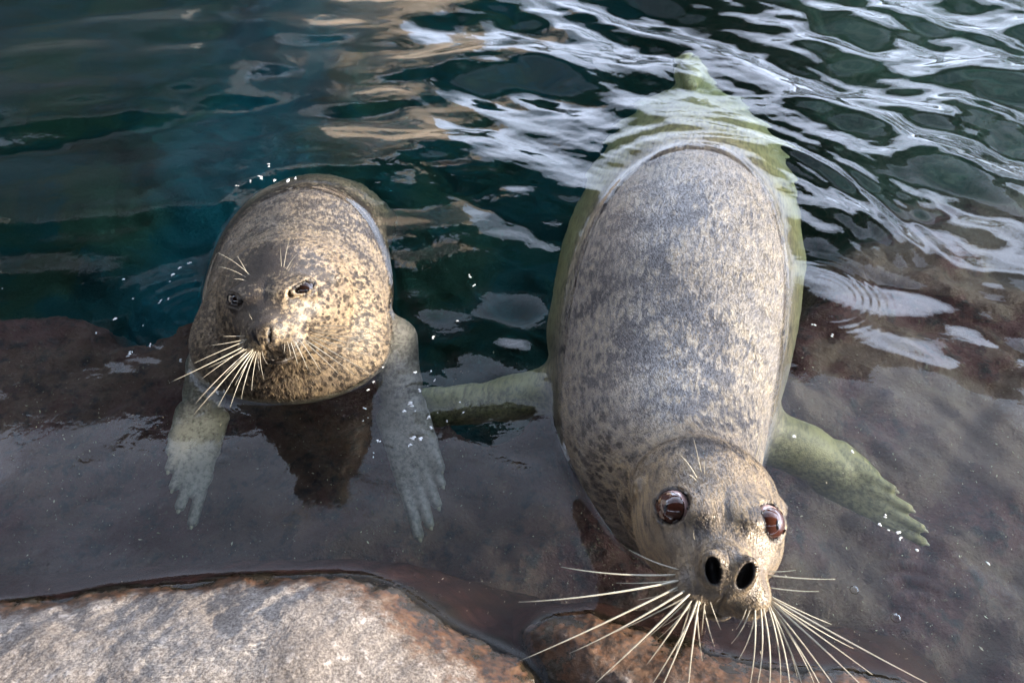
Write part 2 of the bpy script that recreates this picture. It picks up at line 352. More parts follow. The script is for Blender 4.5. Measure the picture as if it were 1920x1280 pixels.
#BUILDERS
# ------------------------------------------------------------------ materials
def fur_material(name, pale, pale2, mid, dark, spot_density, streak=1.0, soft=.05, strength=.85, mott=75.0, maskc=(.1, .09, .09), sub=(.2, .2, .17), mlo=.5, elong=.42, coat=.12, tan=(1.0, .97, .93)):
    m = M(name); fl = m.attr('flow', 'Vector'); dk = m.attr('dark'); bk = m.attr('black'); sp = m.attr('spots'); co = m.coord()
    f1 = m.noise(m.scale(fl, (1, 1, elong)), mott, 5.0, .65)            # mottling elongated along the lie of the coat
    f2 = m.noise(m.scale(fl, (1, 1, .16)), 420.0, 2.0, .6)           # hair streaks
    f3 = m.noise(co, 9.0, 4.0, .6)                                     # large soft patches
    f4 = m.noise(m.scale(fl, (1, 1, .6)), 48.0, 2.0, .45)
    f5 = m.noise(m.scale(fl, (1, 1, .10)), 900.0, 1.0, .5)
    base = m.mix(m.ss(f3, .35, .65), pale, pale2)
    base = m.mix(m.ss(m.math('ADD', f1, m.math('MULTIPLY', f2, .25)), .50, .75), base, mid)
    th = m.math('SUBTRACT', .71, m.math('MULTIPLY', dk, .34))
    th = m.math('SUBTRACT', th, m.math('MULTIPLY', m.math('SUBTRACT', f3, .5), .22))
    s1 = m.math('ADD', m.math('MULTIPLY', f1, .8), m.math('MULTIPLY', f2, .2))
    dm = m.ss(m.math('SUBTRACT', s1, th), -soft, soft)
    base = m.mix(m.ss(dk, mlo, mlo + .45, 0, .62), base, maskc)
    col = m.mix(m.math('MULTIPLY', dm, strength), base, dark)
    vor = m.n('TexVoronoi', {'Vector': m.scale(fl, (1, 1, .6)), 'Scale': spot_density, 'Randomness': 1.0}); 
    rnd = m.n('SeparateColor', {0: vor.outputs['Color']}).outputs[0]
    d = m.math('ADD', vor.outputs['Distance'], m.math('ADD', m.math('MULTIPLY', m.math('SUBTRACT', f2, .5), .35), m.math('MULTIPLY', m.math('SUBTRACT', f1, .5), .8)))
    spot = m.math('MULTIPLY', m.ss(m.math('SUBTRACT', m.math('MULTIPLY', rnd, .60), d), -.06, .06), m.ss(sp, .2, .7))
    col = m.mix(m.math('MULTIPLY', spot, .9), col, tuple(c * .6 for c in dark))
    st = m.math('ADD', .62, m.math('MULTIPLY', m.math('ADD', f2, m.math('MULTIPLY', f5, .6)), .5 * streak))
    g = m.n('CombineColor', {0: st, 1: st, 2: st}).outputs[0]
    col = m.mix(1.0, col, g, 'MULTIPLY')
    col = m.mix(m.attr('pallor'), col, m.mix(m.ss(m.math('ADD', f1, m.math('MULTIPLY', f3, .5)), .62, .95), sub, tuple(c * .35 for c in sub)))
    col = m.mix(m.math('SUBTRACT', 1.0, m.attr('wet')), col, m.mix(1.0, col, tan, 'MULTIPLY'))
    col = m.mix(bk, col, (.008, .006, .006))
    rough = m.math('ADD', .22, m.math('MULTIPLY', f2, .30))
    nrm = m.bump(m.math('ADD', f2, m.math('MULTIPLY', f5, .7)), .0012, .75)
    nrm = m.bump(m.noise(co, 22.0, 3.0), .004, .35, nrm)
    m.pbsdf(Base_Color=col, Roughness=rough, Normal=nrm, Specular_IOR_Level=.5, Coat_Weight=m.math('MULTIPLY', m.attr('wet'), coat), Coat_Roughness=.40)
    return m.m
mat_furA = fur_material('grey_coat', (.240, .203, .145), (.170, .147, .118), (.098, .088, .083), (.032, .028, .030), 70, 1.6, .06, .95, 125.0, (.060, .053, .056), (.27, .265, .125), .56, .24, .38, (1.0, .88, .72))
mat_furB = fur_material('cream_coat', (.33, .262, .172), (.255, .205, .145), (.11, .086, .068), (.026, .020, .017), 105, 1.1, .05, .85, 135.0, (.062, .054, .055), (.27, .25, .21), .70)

m = M('eyeball'); m.pbsdf(Base_Color=(.55, .36, .33), Roughness=.04, Coat_Weight=1.0, Coat_Roughness=.02); mat_sclera = m.m
m = M('iris'); n_ = m.noise(m.coord(), 300.0, 3.0)
m.pbsdf(Base_Color=m.mix(n_, (.050, .016, .010), (.075, .026, .017)), Roughness=.05, Coat_Weight=1.0, Coat_Roughness=.01); mat_iris = m.m
m = M('dark_iris'); m.pbsdf(Base_Color=(.018, .009, .007), Roughness=.05, Coat_Weight=1.0, Coat_Roughness=.01); mat_irisB = m.m
m = M('pupil'); m.pbsdf(Base_Color=(.004, .003, .003), Roughness=.04, Coat_Weight=1.0); mat_pupil = m.m
m = M('dark_skin'); m.pbsdf(Base_Color=(.012, .010, .010), Roughness=.35); mat_black = m.m
m = M('whisker'); n_ = m.noise(m.scale(m.coord(), (1, 1, 1)), 260.0, 2.0)
m.pbsdf(Base_Color=m.mix(n_, (.42, .38, .29), (.64, .60, .50)), Roughness=.35, Subsurface_Weight=.0); mat_whisker = m.m
m = M('claw'); m.pbsdf(Base_Color=(.34, .31, .22), Roughness=.4); mat_claw = m.m

# ------------------------------------------------------------------ building a seal
def gauss(L_, c, r):
    q = (L_ - np.array(c)) / np.array(r); return np.exp(-(q * q).sum(1))
def build_seal(S, lo, hi, mat, label, paint, iris_mat, gaze, n_hair, iris_ang=46):
    root = bpy.data.objects.new('seal', None); C.objects.link(root); root.empty_display_size = .1
    root['label'] = label; root['category'] = 'seal'; root['group'] = 'harbour seals in the pool'
    root.location = (float(S.S[len(S.S)//2][0]), float(S.S[len(S.S)//2][1]), float(S.S[len(S.S)//2][2] - .2)); off = np.array(root.location)
    V, Q = S.mesh(.005, lo, hi)
    Lp = S.loc(V)
    t_, par, ss_, uu, _c, _w = S.along(V); th = np.arctan2(ss_, uu); i = par.astype(int); fs = S.S[:, :3]
    flow = np.stack([ss_, uu, t_], 1)
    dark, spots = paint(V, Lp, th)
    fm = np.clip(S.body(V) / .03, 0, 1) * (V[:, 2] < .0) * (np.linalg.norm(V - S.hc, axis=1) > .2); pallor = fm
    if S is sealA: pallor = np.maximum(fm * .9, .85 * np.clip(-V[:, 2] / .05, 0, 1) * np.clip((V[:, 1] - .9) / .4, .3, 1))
    A = np.abs(Lp); A[:, 1:] = Lp[:, 1:]
    black = np.zeros(len(V))
    nd = S.nostril
    for sg in (-1, 1):
        qq = Lp - np.array((sg * nd['x'], nd['n'], nd['u'])); a = R(nd['tilt']) * sg
        rx = qq[:, 0] * math.cos(a) + qq[:, 2] * math.sin(a); rz = -qq[:, 0] * math.sin(a) + qq[:, 2] * math.cos(a)
        e = np.sqrt((rx / (nd['rx'] + .0008)) ** 2 + (rz / (nd['rz'] + .0008)) ** 2 + (qq[:, 1] / (nd['depth'] + .002)) ** 2)
        black = np.maximum(black, np.clip((1.10 - e) / .12, 0, 1))
    for e in S.eyes:
        c, dr, x, y = S.eye_frame(e); q_ = Lp - c; o = (np.sqrt(((q_ @ x) / e['a']) ** 2 + ((q_ @ y) / e['b']) ** 2) - 1) * min(e['a'], e['b'])
        rim = np.clip(1 - (o - .0012) / .0022, 0, 1) * ((q_ @ dr) > 0) * (np.linalg.norm(q_, axis=1) < e['r'] * 1.6)
        black = np.maximum(black, rim * .93)
        dark = np.maximum(dark, e.get('ring', .98) * np.clip(1 - o / .010, 0, 1) * ((q_ @ dr) > 0) * (np.linalg.norm(q_, axis=1) < e['r'] * 2))
    mz = Lp[:, 2] + .058 + .25 * np.abs(Lp[:, 0]) - 3.0 * Lp[:, 0] ** 2
    mouth = np.clip(1 - np.abs(mz) / (.0035 if S is sealA else .0065), 0, 1) * (np.abs(Lp[:, 0]) < .046) * (Lp[:, 1] > .09) * (Lp[:, 2] < -.03)
    phil = np.clip(1 - np.abs(Lp[:, 0]) / .0022, 0, 1) * (Lp[:, 2] < -.022) * (Lp[:, 2] > -.056) * (Lp[:, 1] > .13)
    black = np.maximum(black, np.maximum(mouth * .8, phil * .9))
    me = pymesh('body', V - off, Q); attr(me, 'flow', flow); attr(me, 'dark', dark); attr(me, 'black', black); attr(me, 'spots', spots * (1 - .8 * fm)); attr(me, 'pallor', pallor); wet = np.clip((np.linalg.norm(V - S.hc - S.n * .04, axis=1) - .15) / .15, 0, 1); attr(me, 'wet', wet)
    body = link('body', me, [mat], root)
    # fur: short wet hairs lying back from the nose on everything above the waterline
    e1, e2 = V[Q[:, 2]] - V[Q[:, 0]], V[Q[:, 3]] - V[Q[:, 1]]; nn = np.cross(e1, e2); ar = np.linalg.norm(nn, axis=1) / 2; nn /= (2 * ar[:, None] + 1e-12)
    if (nn * (V[Q[:, 0]] - fs[np.minimum(i[Q[:, 0]], len(fs) - 1)])).sum(1).mean() < 0: nn = -nn
    hdist = np.linalg.norm(V[Q[:, 0]] - (S.hc + S.n * .08), axis=1)
    wgt = ar * (V[Q].mean(1)[:, 2] > -.004) * (black[Q].max(1) < .25) * np.where(hdist < .15, 1.5, 1.0); wgt /= wgt.sum()
    pk = rng.choice(len(Q), n_hair, p=wgt); uv = rng.random((n_hair, 4)) + .05; uv /= uv.sum(1)[:, None]
    P0 = (V[Q[pk]] * uv[:, :, None]).sum(1); N = nn[pk]; W = lambda a: (a[Q[pk]] * (uv if a.ndim == 1 else uv[:, :, None])).sum(1)
    nose = S.hc + S.n * .15 + S.u * .0; D1 = P0 - nose; D1 /= np.linalg.norm(D1, axis=1)[:, None]; pi_ = np.minimum(i[Q[pk][:, 0]], len(S.S) - 1); D2 = -S.T[pi_]
    bl = np.clip((hdist[pk] - .10) / .12, 0, 1)[:, None]; D = D1 * (1 - bl) + D2 * bl
    D += .22 * np.stack([vnoise(P0.astype(np.float32), 14, 70), vnoise(P0.astype(np.float32), 14, 71), vnoise(P0.astype(np.float32), 14, 72)], 1) + .16 * rng.normal(size=P0.shape)
    D -= (D * N).sum(1)[:, None] * N; D /= np.linalg.norm(D, axis=1)[:, None]
    ln_ = (np.where(hdist[pk] < .13, .0035, .0075) * rng.uniform(.6, 1.25, n_hair))[:, None]
    pts3 = np.stack([P0 - N * .0006, P0 + D * ln_ * .5 + N * ln_ * .13, P0 + D * ln_ + N * ln_ * .10], 1) - off
    hc_ = bpy.data.hair_curves.new('fur'); hc_.add_curves([3] * n_hair); hc_.points.foreach_set('position', pts3.astype(np.float32).ravel())
    ra = hc_.attributes.get('radius') or hc_.attributes.new('radius', 'FLOAT', 'POINT'); ra.data.foreach_set('value', np.tile(np.array([.00030, .00026, .00005], np.float32), n_hair))
    for nm, dat in (('dark', W(dark)), ('black', W(black)), ('spots', W(spots)), ('pallor', W(pallor)), ('wet', W(wet))):
        a_ = hc_.attributes.new(nm, 'FLOAT', 'CURVE'); a_.data.foreach_set('value', dat.astype(np.float32))
    a_ = hc_.attributes.new('flow', 'FLOAT_VECTOR', 'CURVE'); a_.data.foreach_set('vector', W(flow).astype(np.float32).ravel())
    hc_.materials.append(mat); fo = bpy.data.objects.new('fur', hc_); C.objects.link(fo); fo.parent = root; fo['kind'] = 'stuff'
    # eyes: ball, iris cap, slit pupil
    for e, gz in zip(S.eyes, gaze):
        c, dr, x, y = S.eye_frame(e); cw = S.w(c)
        eo = bpy.data.objects.new('eye', None); C.objects.link(eo); eo.parent = root; eo.location = cw - off
        def cap(name, rad, ang, mat_, direction, sx=1.0, flat=0.0, seg=40, rings=14):
            dw = S.X * direction[0] + S.n * direction[1] + S.u * direction[2]; dw = dw / np.linalg.norm(dw)
            xw = np.cross(dw, S.u); xw /= np.linalg.norm(xw); yw = np.cross(xw, dw); vs = [dw * rad]; fc = []
            for r_ in range(1, rings + 1):
                a = ang * r_ / rings
                for k in range(seg):
                    b = 2 * math.pi * k / seg; vv = dw * math.cos(a) + (xw * math.cos(b) * sx + yw * math.sin(b)) * math.sin(a); vs.append(vv / np.linalg.norm(vv) * rad)
            for k in range(seg): fc.append((0, 1 + k, 1 + (k + 1) % seg))
            for r_ in range(rings - 1):
                for k in range(seg):
                    a_, b_ = 1 + r_ * seg + k, 1 + r_ * seg + (k + 1) % seg; fc.append((a_, a_ + seg, b_ + seg, b_))
            # thin edge so that it is a solid lens, not a sheet
            n0 = len(vs)
            for k in range(seg): vs.append(vs[1 + (rings - 1) * seg + k] * .93)
            for k in range(seg):
                a_ = 1 + (rings - 1) * seg + k; b_ = 1 + (rings - 1) * seg + (k + 1) % seg; fc.append((a_, n0 + k, n0 + (k + 1) % seg, b_))
            return link(name, pymesh(name, np.array(vs), fc), [mat_], eo)
        cap('eyeball', e['r'], math.pi * .98, mat_sclera, dr)
        cap('iris', e['r'] * 1.012, R(iris_ang), iris_mat, gz)
        cap('pupil', e['r'] * 1.022, R(15), mat_pupil, gz, sx=.35)
    return root, body, V, Q, off

def add_whiskers(S, root, off, V, Q, specs, r0, spread=.10):
    sub = V.astype(float); near = np.linalg.norm(sub[Q[:, 0]] - S.hc, axis=1) < .24; qf = Q[near]
    us = np.unique(qf); mp_ = np.zeros(len(V), int); mp_[us] = np.arange(len(us))
    bvh = BVHTree.FromPolygons([tuple(a) for a in sub[us]], [tuple(int(k) for k in a) for a in mp_[qf]])
    hd = (S.hc - CAM) @ cF
    for (rx, ry, tx, ty, dz, th) in specs:
        rw = ray(rx, ry); hit = bvh.ray_cast(Vector(CAM), Vector(rw).normalized())
        if hit[0] is None:
            near_ = bvh.find_nearest(Vector(CAM + rw * (hd - .12))); p0 = np.array(near_[0])
        else: p0 = np.array(hit[0])
        d0 = (p0 - CAM) @ cF; p0 = p0 + (p0 - CAM) / np.linalg.norm(p0 - CAM) * .004
        p2 = atd(tx, ty, d0 + dz); out = (p0 - (S.hc + S.n * .09)); out /= np.linalg.norm(out)
        ln = np.linalg.norm(p2 - p0); p1 = p0 * .55 + p2 * .45 + out * ln * .15 + np.array([0, 0, 1]) * ln * .08 + np.array([random.uniform(-1, 1), random.uniform(-1, 1), 0]) * ln * .02
        ts = np.linspace(0, 1, 14)[:, None]; P = (1 - ts) ** 2 * p0 + 2 * ts * (1 - ts) * p1 + ts ** 2 * p2
        rad = [r0 * th * (1 - .80 * t ** 1.3) * (1 + .06 * math.sin(38 * t)) for t in ts[:, 0]]
        v, f = tube_geo(P - off, rad, 6); link('whisker', pymesh('whisker', np.array(v), f), [mat_whisker], root)

def add_claws(S, root, off, flips):
    for fl in flips:
        for k in range(7, len(fl), 2):
            a, b = np.array(fl[k][0]), np.array(fl[k][1]); d = (b - a) / np.linalg.norm(b - a)
            P = [b - d * .004, b + d * .008, b + d * .012, b + d * .0145 + np.array([0, 0, -.001])]
            v, f = tube_geo(np.array(P) - off, [.0042, .0040, .0030, .0012], 8); link('claw', pymesh('claw', np.array(v), f), [mat_claw], root)

def paintA(V, Lp, th):
    n = vnoise(V, 5, 3); n2 = vnoise(V, 14, 5)
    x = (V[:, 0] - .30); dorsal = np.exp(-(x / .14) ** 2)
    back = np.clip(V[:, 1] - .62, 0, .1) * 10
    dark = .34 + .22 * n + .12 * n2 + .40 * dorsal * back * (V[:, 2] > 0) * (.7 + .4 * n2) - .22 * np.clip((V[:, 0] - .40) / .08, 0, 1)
    dark += .34 * gauss(Lp, (0, -.03, .075), (.075, .055, .06)) - .45 * gauss(Lp, (.03, .02, .075), (.04, .035, .04)) + .25 * gauss(Lp, (0, .07, .05), (.018, .04, .04))
    hd = np.clip(1 - np.linalg.norm(Lp - np.array([0, .05, 0]), axis=1) / .16, 0, 1) ** .5
    dark = dark + .06 * hd * (1 + n2)
    dark += .22 * gauss(Lp, (0, .150, .016), (.03, .02, .014)) - .95 * gauss(Lp, (0, .14, -.045), (.045, .06, .028))
    dark += .22 * (gauss(Lp, (.045, .135, -.03), (.018, .03, .014)) + gauss(Lp, (-.045, .135, -.03), (.018, .03, .014)))
    spots = np.exp(-((V[:, 0] - .12) / .09) ** 2 - ((V[:, 1] - .62) / .18) ** 2) + .25 * (V[:, 2] < 0)
    spots = spots * (1 - hd * .9)
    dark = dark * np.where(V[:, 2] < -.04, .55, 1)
    return np.clip(dark, 0, 1), np.clip(spots, 0, 1)
def paintB(V, Lp, th):
    n = vnoise(V, 6, 8); n2 = vnoise(V, 16, 9)
    dark = .42 + .16 * n + .16 * n2
    dark += .60 * gauss(Lp, (0, .13, .005), (.038, .05, .033)) + .30 * gauss(Lp, (0, .02, .070), (.075, .055, .05)) + .35 * gauss(Lp, (-.02, .075, .045), (.035, .05, .05))
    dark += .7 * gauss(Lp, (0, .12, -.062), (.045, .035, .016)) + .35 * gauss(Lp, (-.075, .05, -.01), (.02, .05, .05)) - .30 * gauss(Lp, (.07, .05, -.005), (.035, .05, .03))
    top = np.clip((V[:, 1] - 1.05) / .2, 0, 1) * (V[:, 2] > -.06); dark += .24 * top + .10 * n2 * top
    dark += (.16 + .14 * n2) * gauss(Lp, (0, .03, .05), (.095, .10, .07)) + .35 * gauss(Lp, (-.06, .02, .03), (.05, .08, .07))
    spots = np.clip(1.1 - np.linalg.norm((Lp - np.array([0, .09, .02])) / np.array([.055, .10, .06]), axis=1) * 0 - 1.4 * gauss(Lp, (0, .08, .02), (.065, .10, .055)), 0, 1)
    spots *= np.where((V[:, 1] < 1.1) | (V[:, 2] < 0), 1, .35)
    return np.clip(dark, 0, 1), np.clip(spots, 0, 1)

rootA, bodyA, VA, QA, offA = build_seal(sealA, (-.25, .28, -.48), (.98, 2.32, .42), mat_furA,
    'large grey mottled seal floating stretched out, staring up with wide brown eyes and open nostrils', paintA, mat_iris,
    [(-.56, .76, .28), (.40, .84, .30)], 110000, 60)
def crop(cx, cy, sc): return lambda a, b, c, d, dz=-.03, th=1.0: (cx + sc * a, cy + sc * b, cx + sc * c, cy + sc * d, dz, th)
WA = [(1275, 1068, 1180, 1030, .0, .9), (1270, 1077, 1052, 1062, .0, 1.1), (1278, 1087, 972, 1128, -.02, 1.2), (1275, 1087, 1155, 1092, .02, .8), (1275, 1098, 975, 1238, -.03, 1.15),
      (1290, 1103, 1068, 1224, -.02, 1.1), (1300, 1106, 1112, 1284, -.03, 1.15), (1285, 1100, 1195, 1124, .03, .7), (1297, 1112, 1150, 1186, .02, .8), (1300, 1120, 1212, 1246, -.02, 1.0),
      (1303, 1122, 1230, 1200, .02, .7), (1310, 1118, 1226, 1320, -.03, 1.05), (1316, 1122, 1218, 1290, -.02, .9), (1297, 1130, 1262, 1246, .02, .7), (1312, 1118, 1288, 1325, -.03, 1.0),
      (1306, 1130, 1317, 1238, .0, .8), (1318, 1130, 1340, 1212, .0, .7), (1290, 1124, 1190, 1215, .03, .7), (1305, 1126, 1240, 1175, .03, .6), (1322, 1124, 1316, 1190, .0, .6), (1330, 1122, 1352, 1180, .0, .55),
      (1455, 1080, 1566, 1085, .0, .9), (1452, 1074, 1492, 1068, .0, .6), (1458, 1100, 1535, 1108, .0, .7), (1462, 1122, 1762, 1292, -.05, 1.2), (1464, 1130, 1636, 1264, -.02, 1.0), (1462, 1130, 1648, 1318, -.04, 1.15),
      (1458, 1132, 1590, 1325, -.04, 1.05), (1453, 1132, 1556, 1320, -.03, 1.0), (1450, 1134, 1530, 1290, .0, .9), (1448, 1135, 1512, 1322, -.03, 1.0), (1443, 1135, 1482, 1325, -.03, .95), (1440, 1135, 1462, 1300, -.01, .85),
      (1430, 1135, 1437, 1325, -.03, .95), (1425, 1132, 1416, 1300, -.02, .9), (1415, 1133, 1400, 1310, -.02, .85), (1418, 1130, 1385, 1236, .0, .75), (1408, 1133, 1371, 1206, .0, .7), (1402, 1130, 1380, 1180, .0, .55),
      (1466, 1118, 1560, 1170, .01, .8), (1460, 1127, 1600, 1215, .02, .8), (1445, 1130, 1495, 1270, .02, .7)]
zc = crop(1130, 780, .328)
WA += [zc(565, 330, 520, 130, -.01, .6), zc(545, 365, 440, 220, -.01, .6), zc(540, 375, 490, 335, -.01, .5), zc(583, 340, 580, 250, -.01, .5), zc(870, 250, 915, 80, -.01, .55), zc(530, 720, 520, 650, -.01, .5)]
add_whiskers(sealA, rootA, offA, VA, QA, WA, .00102)
add_claws(sealA, rootA, offA, A_flip[:2])

rootB, bodyB, VB, QB, offB = build_seal(sealB, (-.85, .45, -.98), (.08, 2.30, .36), mat_furB,
    'smaller cream seal with dark brown speckles, upright in the water with sleepy half-closed eyes', paintB, mat_irisB,
    [(-.35, .90, .15), (.35, .90, .15)], 48000, 80)
lc = crop(300, 280, .4064)
WB = [lc(400, 882, 150, 990), lc(395, 905, 52, 1072, -.05, 1.1), lc(400, 912, 190, 1060), lc(410, 925, 165, 1170, -.05), lc(420, 930, 157, 1222, -.05), lc(430, 920, 235, 1140), lc(425, 935, 268, 1187, -.04),
      lc(430, 930, 323, 1192, -.05), lc(440, 930, 375, 1152, -.04), lc(440, 925, 345, 1090), lc(450, 930, 423, 1112), lc(460, 930, 480, 1062, -.02, .8), lc(435, 920, 310, 1112), lc(395, 860, 290, 862, -.02, .7),
      lc(470, 925, 497, 992, -.02, .8), lc(445, 925, 392, 1082), lc(412, 915, 215, 1010, -.02, .8), lc(405, 875, 230, 905, -.02, .7), lc(455, 925, 460, 1020, -.02, .7), lc(438, 915, 290, 1050, -.02, .8),
      lc(680, 805, 830, 765, -.02, .7), lc(700, 815, 1090, 812, -.02, .8), lc(700, 842, 1130, 902, -.04, 1.1), lc(690, 850, 1025, 942, -.04), lc(690, 860, 1045, 982, -.04), lc(680, 868, 972, 1037, -.04),
      lc(670, 878, 895, 1037, -.03), lc(660, 883, 820, 1032, -.03), lc(640, 875, 742, 1027, -.03), lc(620, 880, 682, 1017, -.03), lc(600, 880, 635, 990, -.02), lc(575, 890, 573, 937, -.01, .8), lc(700, 830, 1000, 832, -.03, .8),
      lc(650, 870, 790, 960, -.02, .8), lc(610, 875, 660, 962, -.02, .7), lc(690, 838, 900, 850, -.02, .8), lc(675, 860, 880, 930, -.02, .8), lc(585, 880, 605, 960, -.02, .7),
      lc(420, 585, 265, 478, -.01, .7), lc(410, 585, 355, 490, -.01, .6), lc(400, 592, 275, 542, -.01, .6), lc(400, 608, 340, 598, -.01, .5), lc(570, 550, 603, 400, -.01, .7), lc(560, 548, 555, 450, -.01, .55),
      lc(580, 560, 635, 480, -.01, .6), lc(590, 565, 617, 520, -.01, .5), lc(430, 790, 410, 755, -.01, .45)]
add_whiskers(sealB, rootB, offB, VB, QB, WB, .00068)
add_claws(sealB, rootB, offB, B_flip)
print('seals', round(time.time() - T0, 1))

# ------------------------------------------------------------------ rocks
sm = lambda t: np.clip(t, 0, 1) ** 2 * (3 - 2 * np.clip(t, 0, 1))
def dist_poly(P, poly):
    """signed distance (positive inside) to a closed polygon, points (N,2)"""
    poly = np.asarray(poly, float); d = np.full(len(P), 1e9); ins = np.zeros(len(P), bool)
    for a, b in zip(poly, np.roll(poly, -1, 0)):
        ab = b - a; t = np.clip(((P - a) @ ab) / (ab @ ab), 0, 1); q = P - a - t[:, None] * ab; d = np.minimum(d, (q * q).sum(1))
        c = ((a[1] > P[:, 1]) != (b[1] > P[:, 1])) & (P[:, 0] < (b[0] - a[0]) * (P[:, 1] - a[1]) / (b[1] - a[1] + 1e-12) + a[0]); ins ^= c
    d = np.sqrt(d); return np.where(ins, d, -d)
def rock_mat(name, c1, c2, rust_w, rust_amt, veins):
    m = M(name); co = m.coord(); dw = m.attr('shore')
    big = m.noise(co, 9.0, 5.0); fine = m.noise(co, 260.0, 4.0, .8); med = m.noise(co, 60.0, 4.0, .65)
    col = m.mix(m.ss(big, .35, .65), c1, c2)
    col = m.mix(m.ss(fine, .35, .68), m.mix(.88, col, (.075, .058, .052)), col)
    col = m.mix(m.math('MULTIPLY', m.ss(med, .55, .75), .6), col, (.62, .57, .54))
    v1 = m.noise(m.scale(co, (1.0, 6.0, 2)), 6.0, 6.0, .62, .8)
    vein = m.ss(m.math('ABSOLUTE', m.math('SUBTRACT', v1, .52)), .007, .0, 0, 1)
    vein = m.math('MULTIPLY', vein, m.ss(m.noise(co, 9.0, 3.0), .50, .62))
    col = m.mix(m.math('MULTIPLY', vein, veins), col, (.72, .64, .54))
    sc = m.noise(m.scale(co, (1, 16, 1)), 16.0, 3.0, .6)
    col = m.mix(m.math('MULTIPLY', m.ss(sc, .74, .78), veins * .4), col, (.68, .63, .60))
    rn = m.noise(co, 26.0, 5.0, .7)
    edge = m.math('ADD', dw, m.math('MULTIPLY', m.math('SUBTRACT', rn, .5), rust_w * 2.2))
    rust = m.math('MULTIPLY', m.ss(edge, rust_w * 1.15, rust_w * .35), rust_amt)
    rcol = m.mix(m.ss(m.noise(co, 90.0, 4.0, .7), .38, .62), (.022, .012, .007), (.105, .044, .017))
    rcol = m.mix(m.ss(m.noise(co, 40.0, 3.0), .5, .7), rcol, (.13, .066, .032))
    col = m.mix(rust, col, rcol)
    wet = m.ss(edge, .018, .004)
    col = m.mix(m.math('MULTIPLY', wet, .9), col, (.020, .017, .010))
    col = m.mix(m.ss(dw, -.006, -.022), col, (.075, .036, .030))
    h = m.math('ADD', m.math('MULTIPLY', fine, .5), med)
    rough = m.ss(edge, .0, .05, .25, .75)
    m.pbsdf(Base_Color=col, Roughness=rough, Normal=m.bump(h, .003, .7)); return m.m
def heightfield_rock(name, poly_px, peak, fall, mat, label, seed, x0, x1, y0, y1, step, facet=.0, **kw):
    poly = [at(px, py, 0)[:2] for px, py in poly_px]
    xs = np.arange(x0, x1, step); ys = np.arange(y0, y1, step); nx, ny = len(xs), len(ys)
    X, Y = np.meshgrid(xs, ys, indexing='ij'); P = np.stack([X.ravel(), Y.ravel()], 1).astype(np.float32)
    d = dist_poly(P, poly) + .006 * vnoise(P, 9, seed) + .0012 * vnoise(P, 34, seed + 1)
    z = np.where(d > 0, peak * (1 - np.exp(-np.maximum(d, 0) / fall)), d * 1.6)
    w = np.clip(d / .05, 0, 1)
    z += w * (.006 * vnoise(P, 2.5, seed + 2) + .0008 * vnoise(P, 12, seed + 3)) + .0004 * vnoise(P, 60, seed + 4) * np.clip(d / .02 + .4, .2, 1) + .0005 * vnoise(P, 150, seed + 5)
    if facet: z += w * facet * (P[:, 0] - np.mean(poly, 0)[0])
    z = np.maximum(z, -.42); z = z.reshape(nx, ny)
    V = np.stack([X, Y, z], -1).reshape(-1, 3); idx = np.arange(nx * ny).reshape(nx, ny); dd = d.reshape(nx, ny)
    Q = np.stack([idx[:-1, :-1], idx[1:, :-1], idx[1:, 1:], idx[:-1, 1:]], -1).reshape(-1, 4); keep = (V[Q][:, :, 2].max(1) > -.40); Q = Q[keep]
    us = np.unique(Q); mp_ = np.zeros(len(V), int); mp_[us] = np.arange(len(us)); V = V[us]; dv = d[us]; Q = mp_[Q]
    # skirt and underside: a closed lump
    e = np.concatenate([Q[:, [0, 1]], Q[:, [1, 2]], Q[:, [2, 3]], Q[:, [3, 0]]]); key = e[:, 0] * len(V) + e[:, 1]; rk = e[:, 1] * len(V) + e[:, 0]
    bd = e[~np.isin(key, rk)]; ub = np.unique(bd); low = V[ub].copy(); low[:, 2] = -.46; li = {int(a): len(V) + k for k, a in enumerate(ub)}
    sk = np.array([[a, b, li[int(b)], li[int(a)]] for a, b in bd])[:, ::-1]
    V2 = np.vstack([V, low]); dv2 = np.concatenate([dv, dv[ub]]); c0 = V2[:, :2].mean(0)
    me = pymesh(name, V2 - np.array([c0[0], c0[1], 0]), np.vstack([Q, sk])); attr(me, 'shore', np.maximum(dv2, -.05) * (1.0 if seed > 30 else 1.7 - 1.15 * sm((V2[:, 0] + .45) / .35)))
    o = link(name, me, [mat], label=label, category='rock'); o.location = (c0[0], c0[1], 0)
    return poly
mat_rock1 = rock_mat('granite', (.33, .285, .245), (.44, .395, .355), .060, .95, 1.0)
mat_rock2 = rock_mat('rusty_granite', (.20, .125, .08), (.30, .25, .215), .13, .92, .25)
poly1 = heightfield_rock('shore_rock', [(-260, 1150), (0, 1135), (110, 1124), (200, 1108), (300, 1096), (400, 1088), (520, 1080), (640, 1077), (690, 1082), (735, 1096), (790, 1130), (850, 1172), (920, 1206), (985, 1236), (1010, 1262), (1035, 1330), (1040, 1700), (-400, 1700)],
    .115, .10, mat_rock1, 'large smooth grey granite boulder with pale scratches and a rust-brown wet edge', 21, -1.05, .14, -.25, .60, .003)
poly2 = heightfield_rock('shore_rock', [(992, 1186), (1010, 1170), (1040, 1158), (1075, 1155), (1115, 1152), (1150, 1168), (1200, 1182), (1250, 1200), (1300, 1212), (1345, 1228), (1400, 1242), (1470, 1252), (1530, 1256), (1600, 1262), (1690, 1282), (1760, 1340), (1780, 1700), (1050, 1700), (1045, 1330), (1018, 1250)],
    .075, .075, mat_rock2, 'rust-orange wet rock under the whiskers of the staring seal', 41, .0, .72, -.25, .52, .003)
print('rocks', round(time.time() - T0, 1))

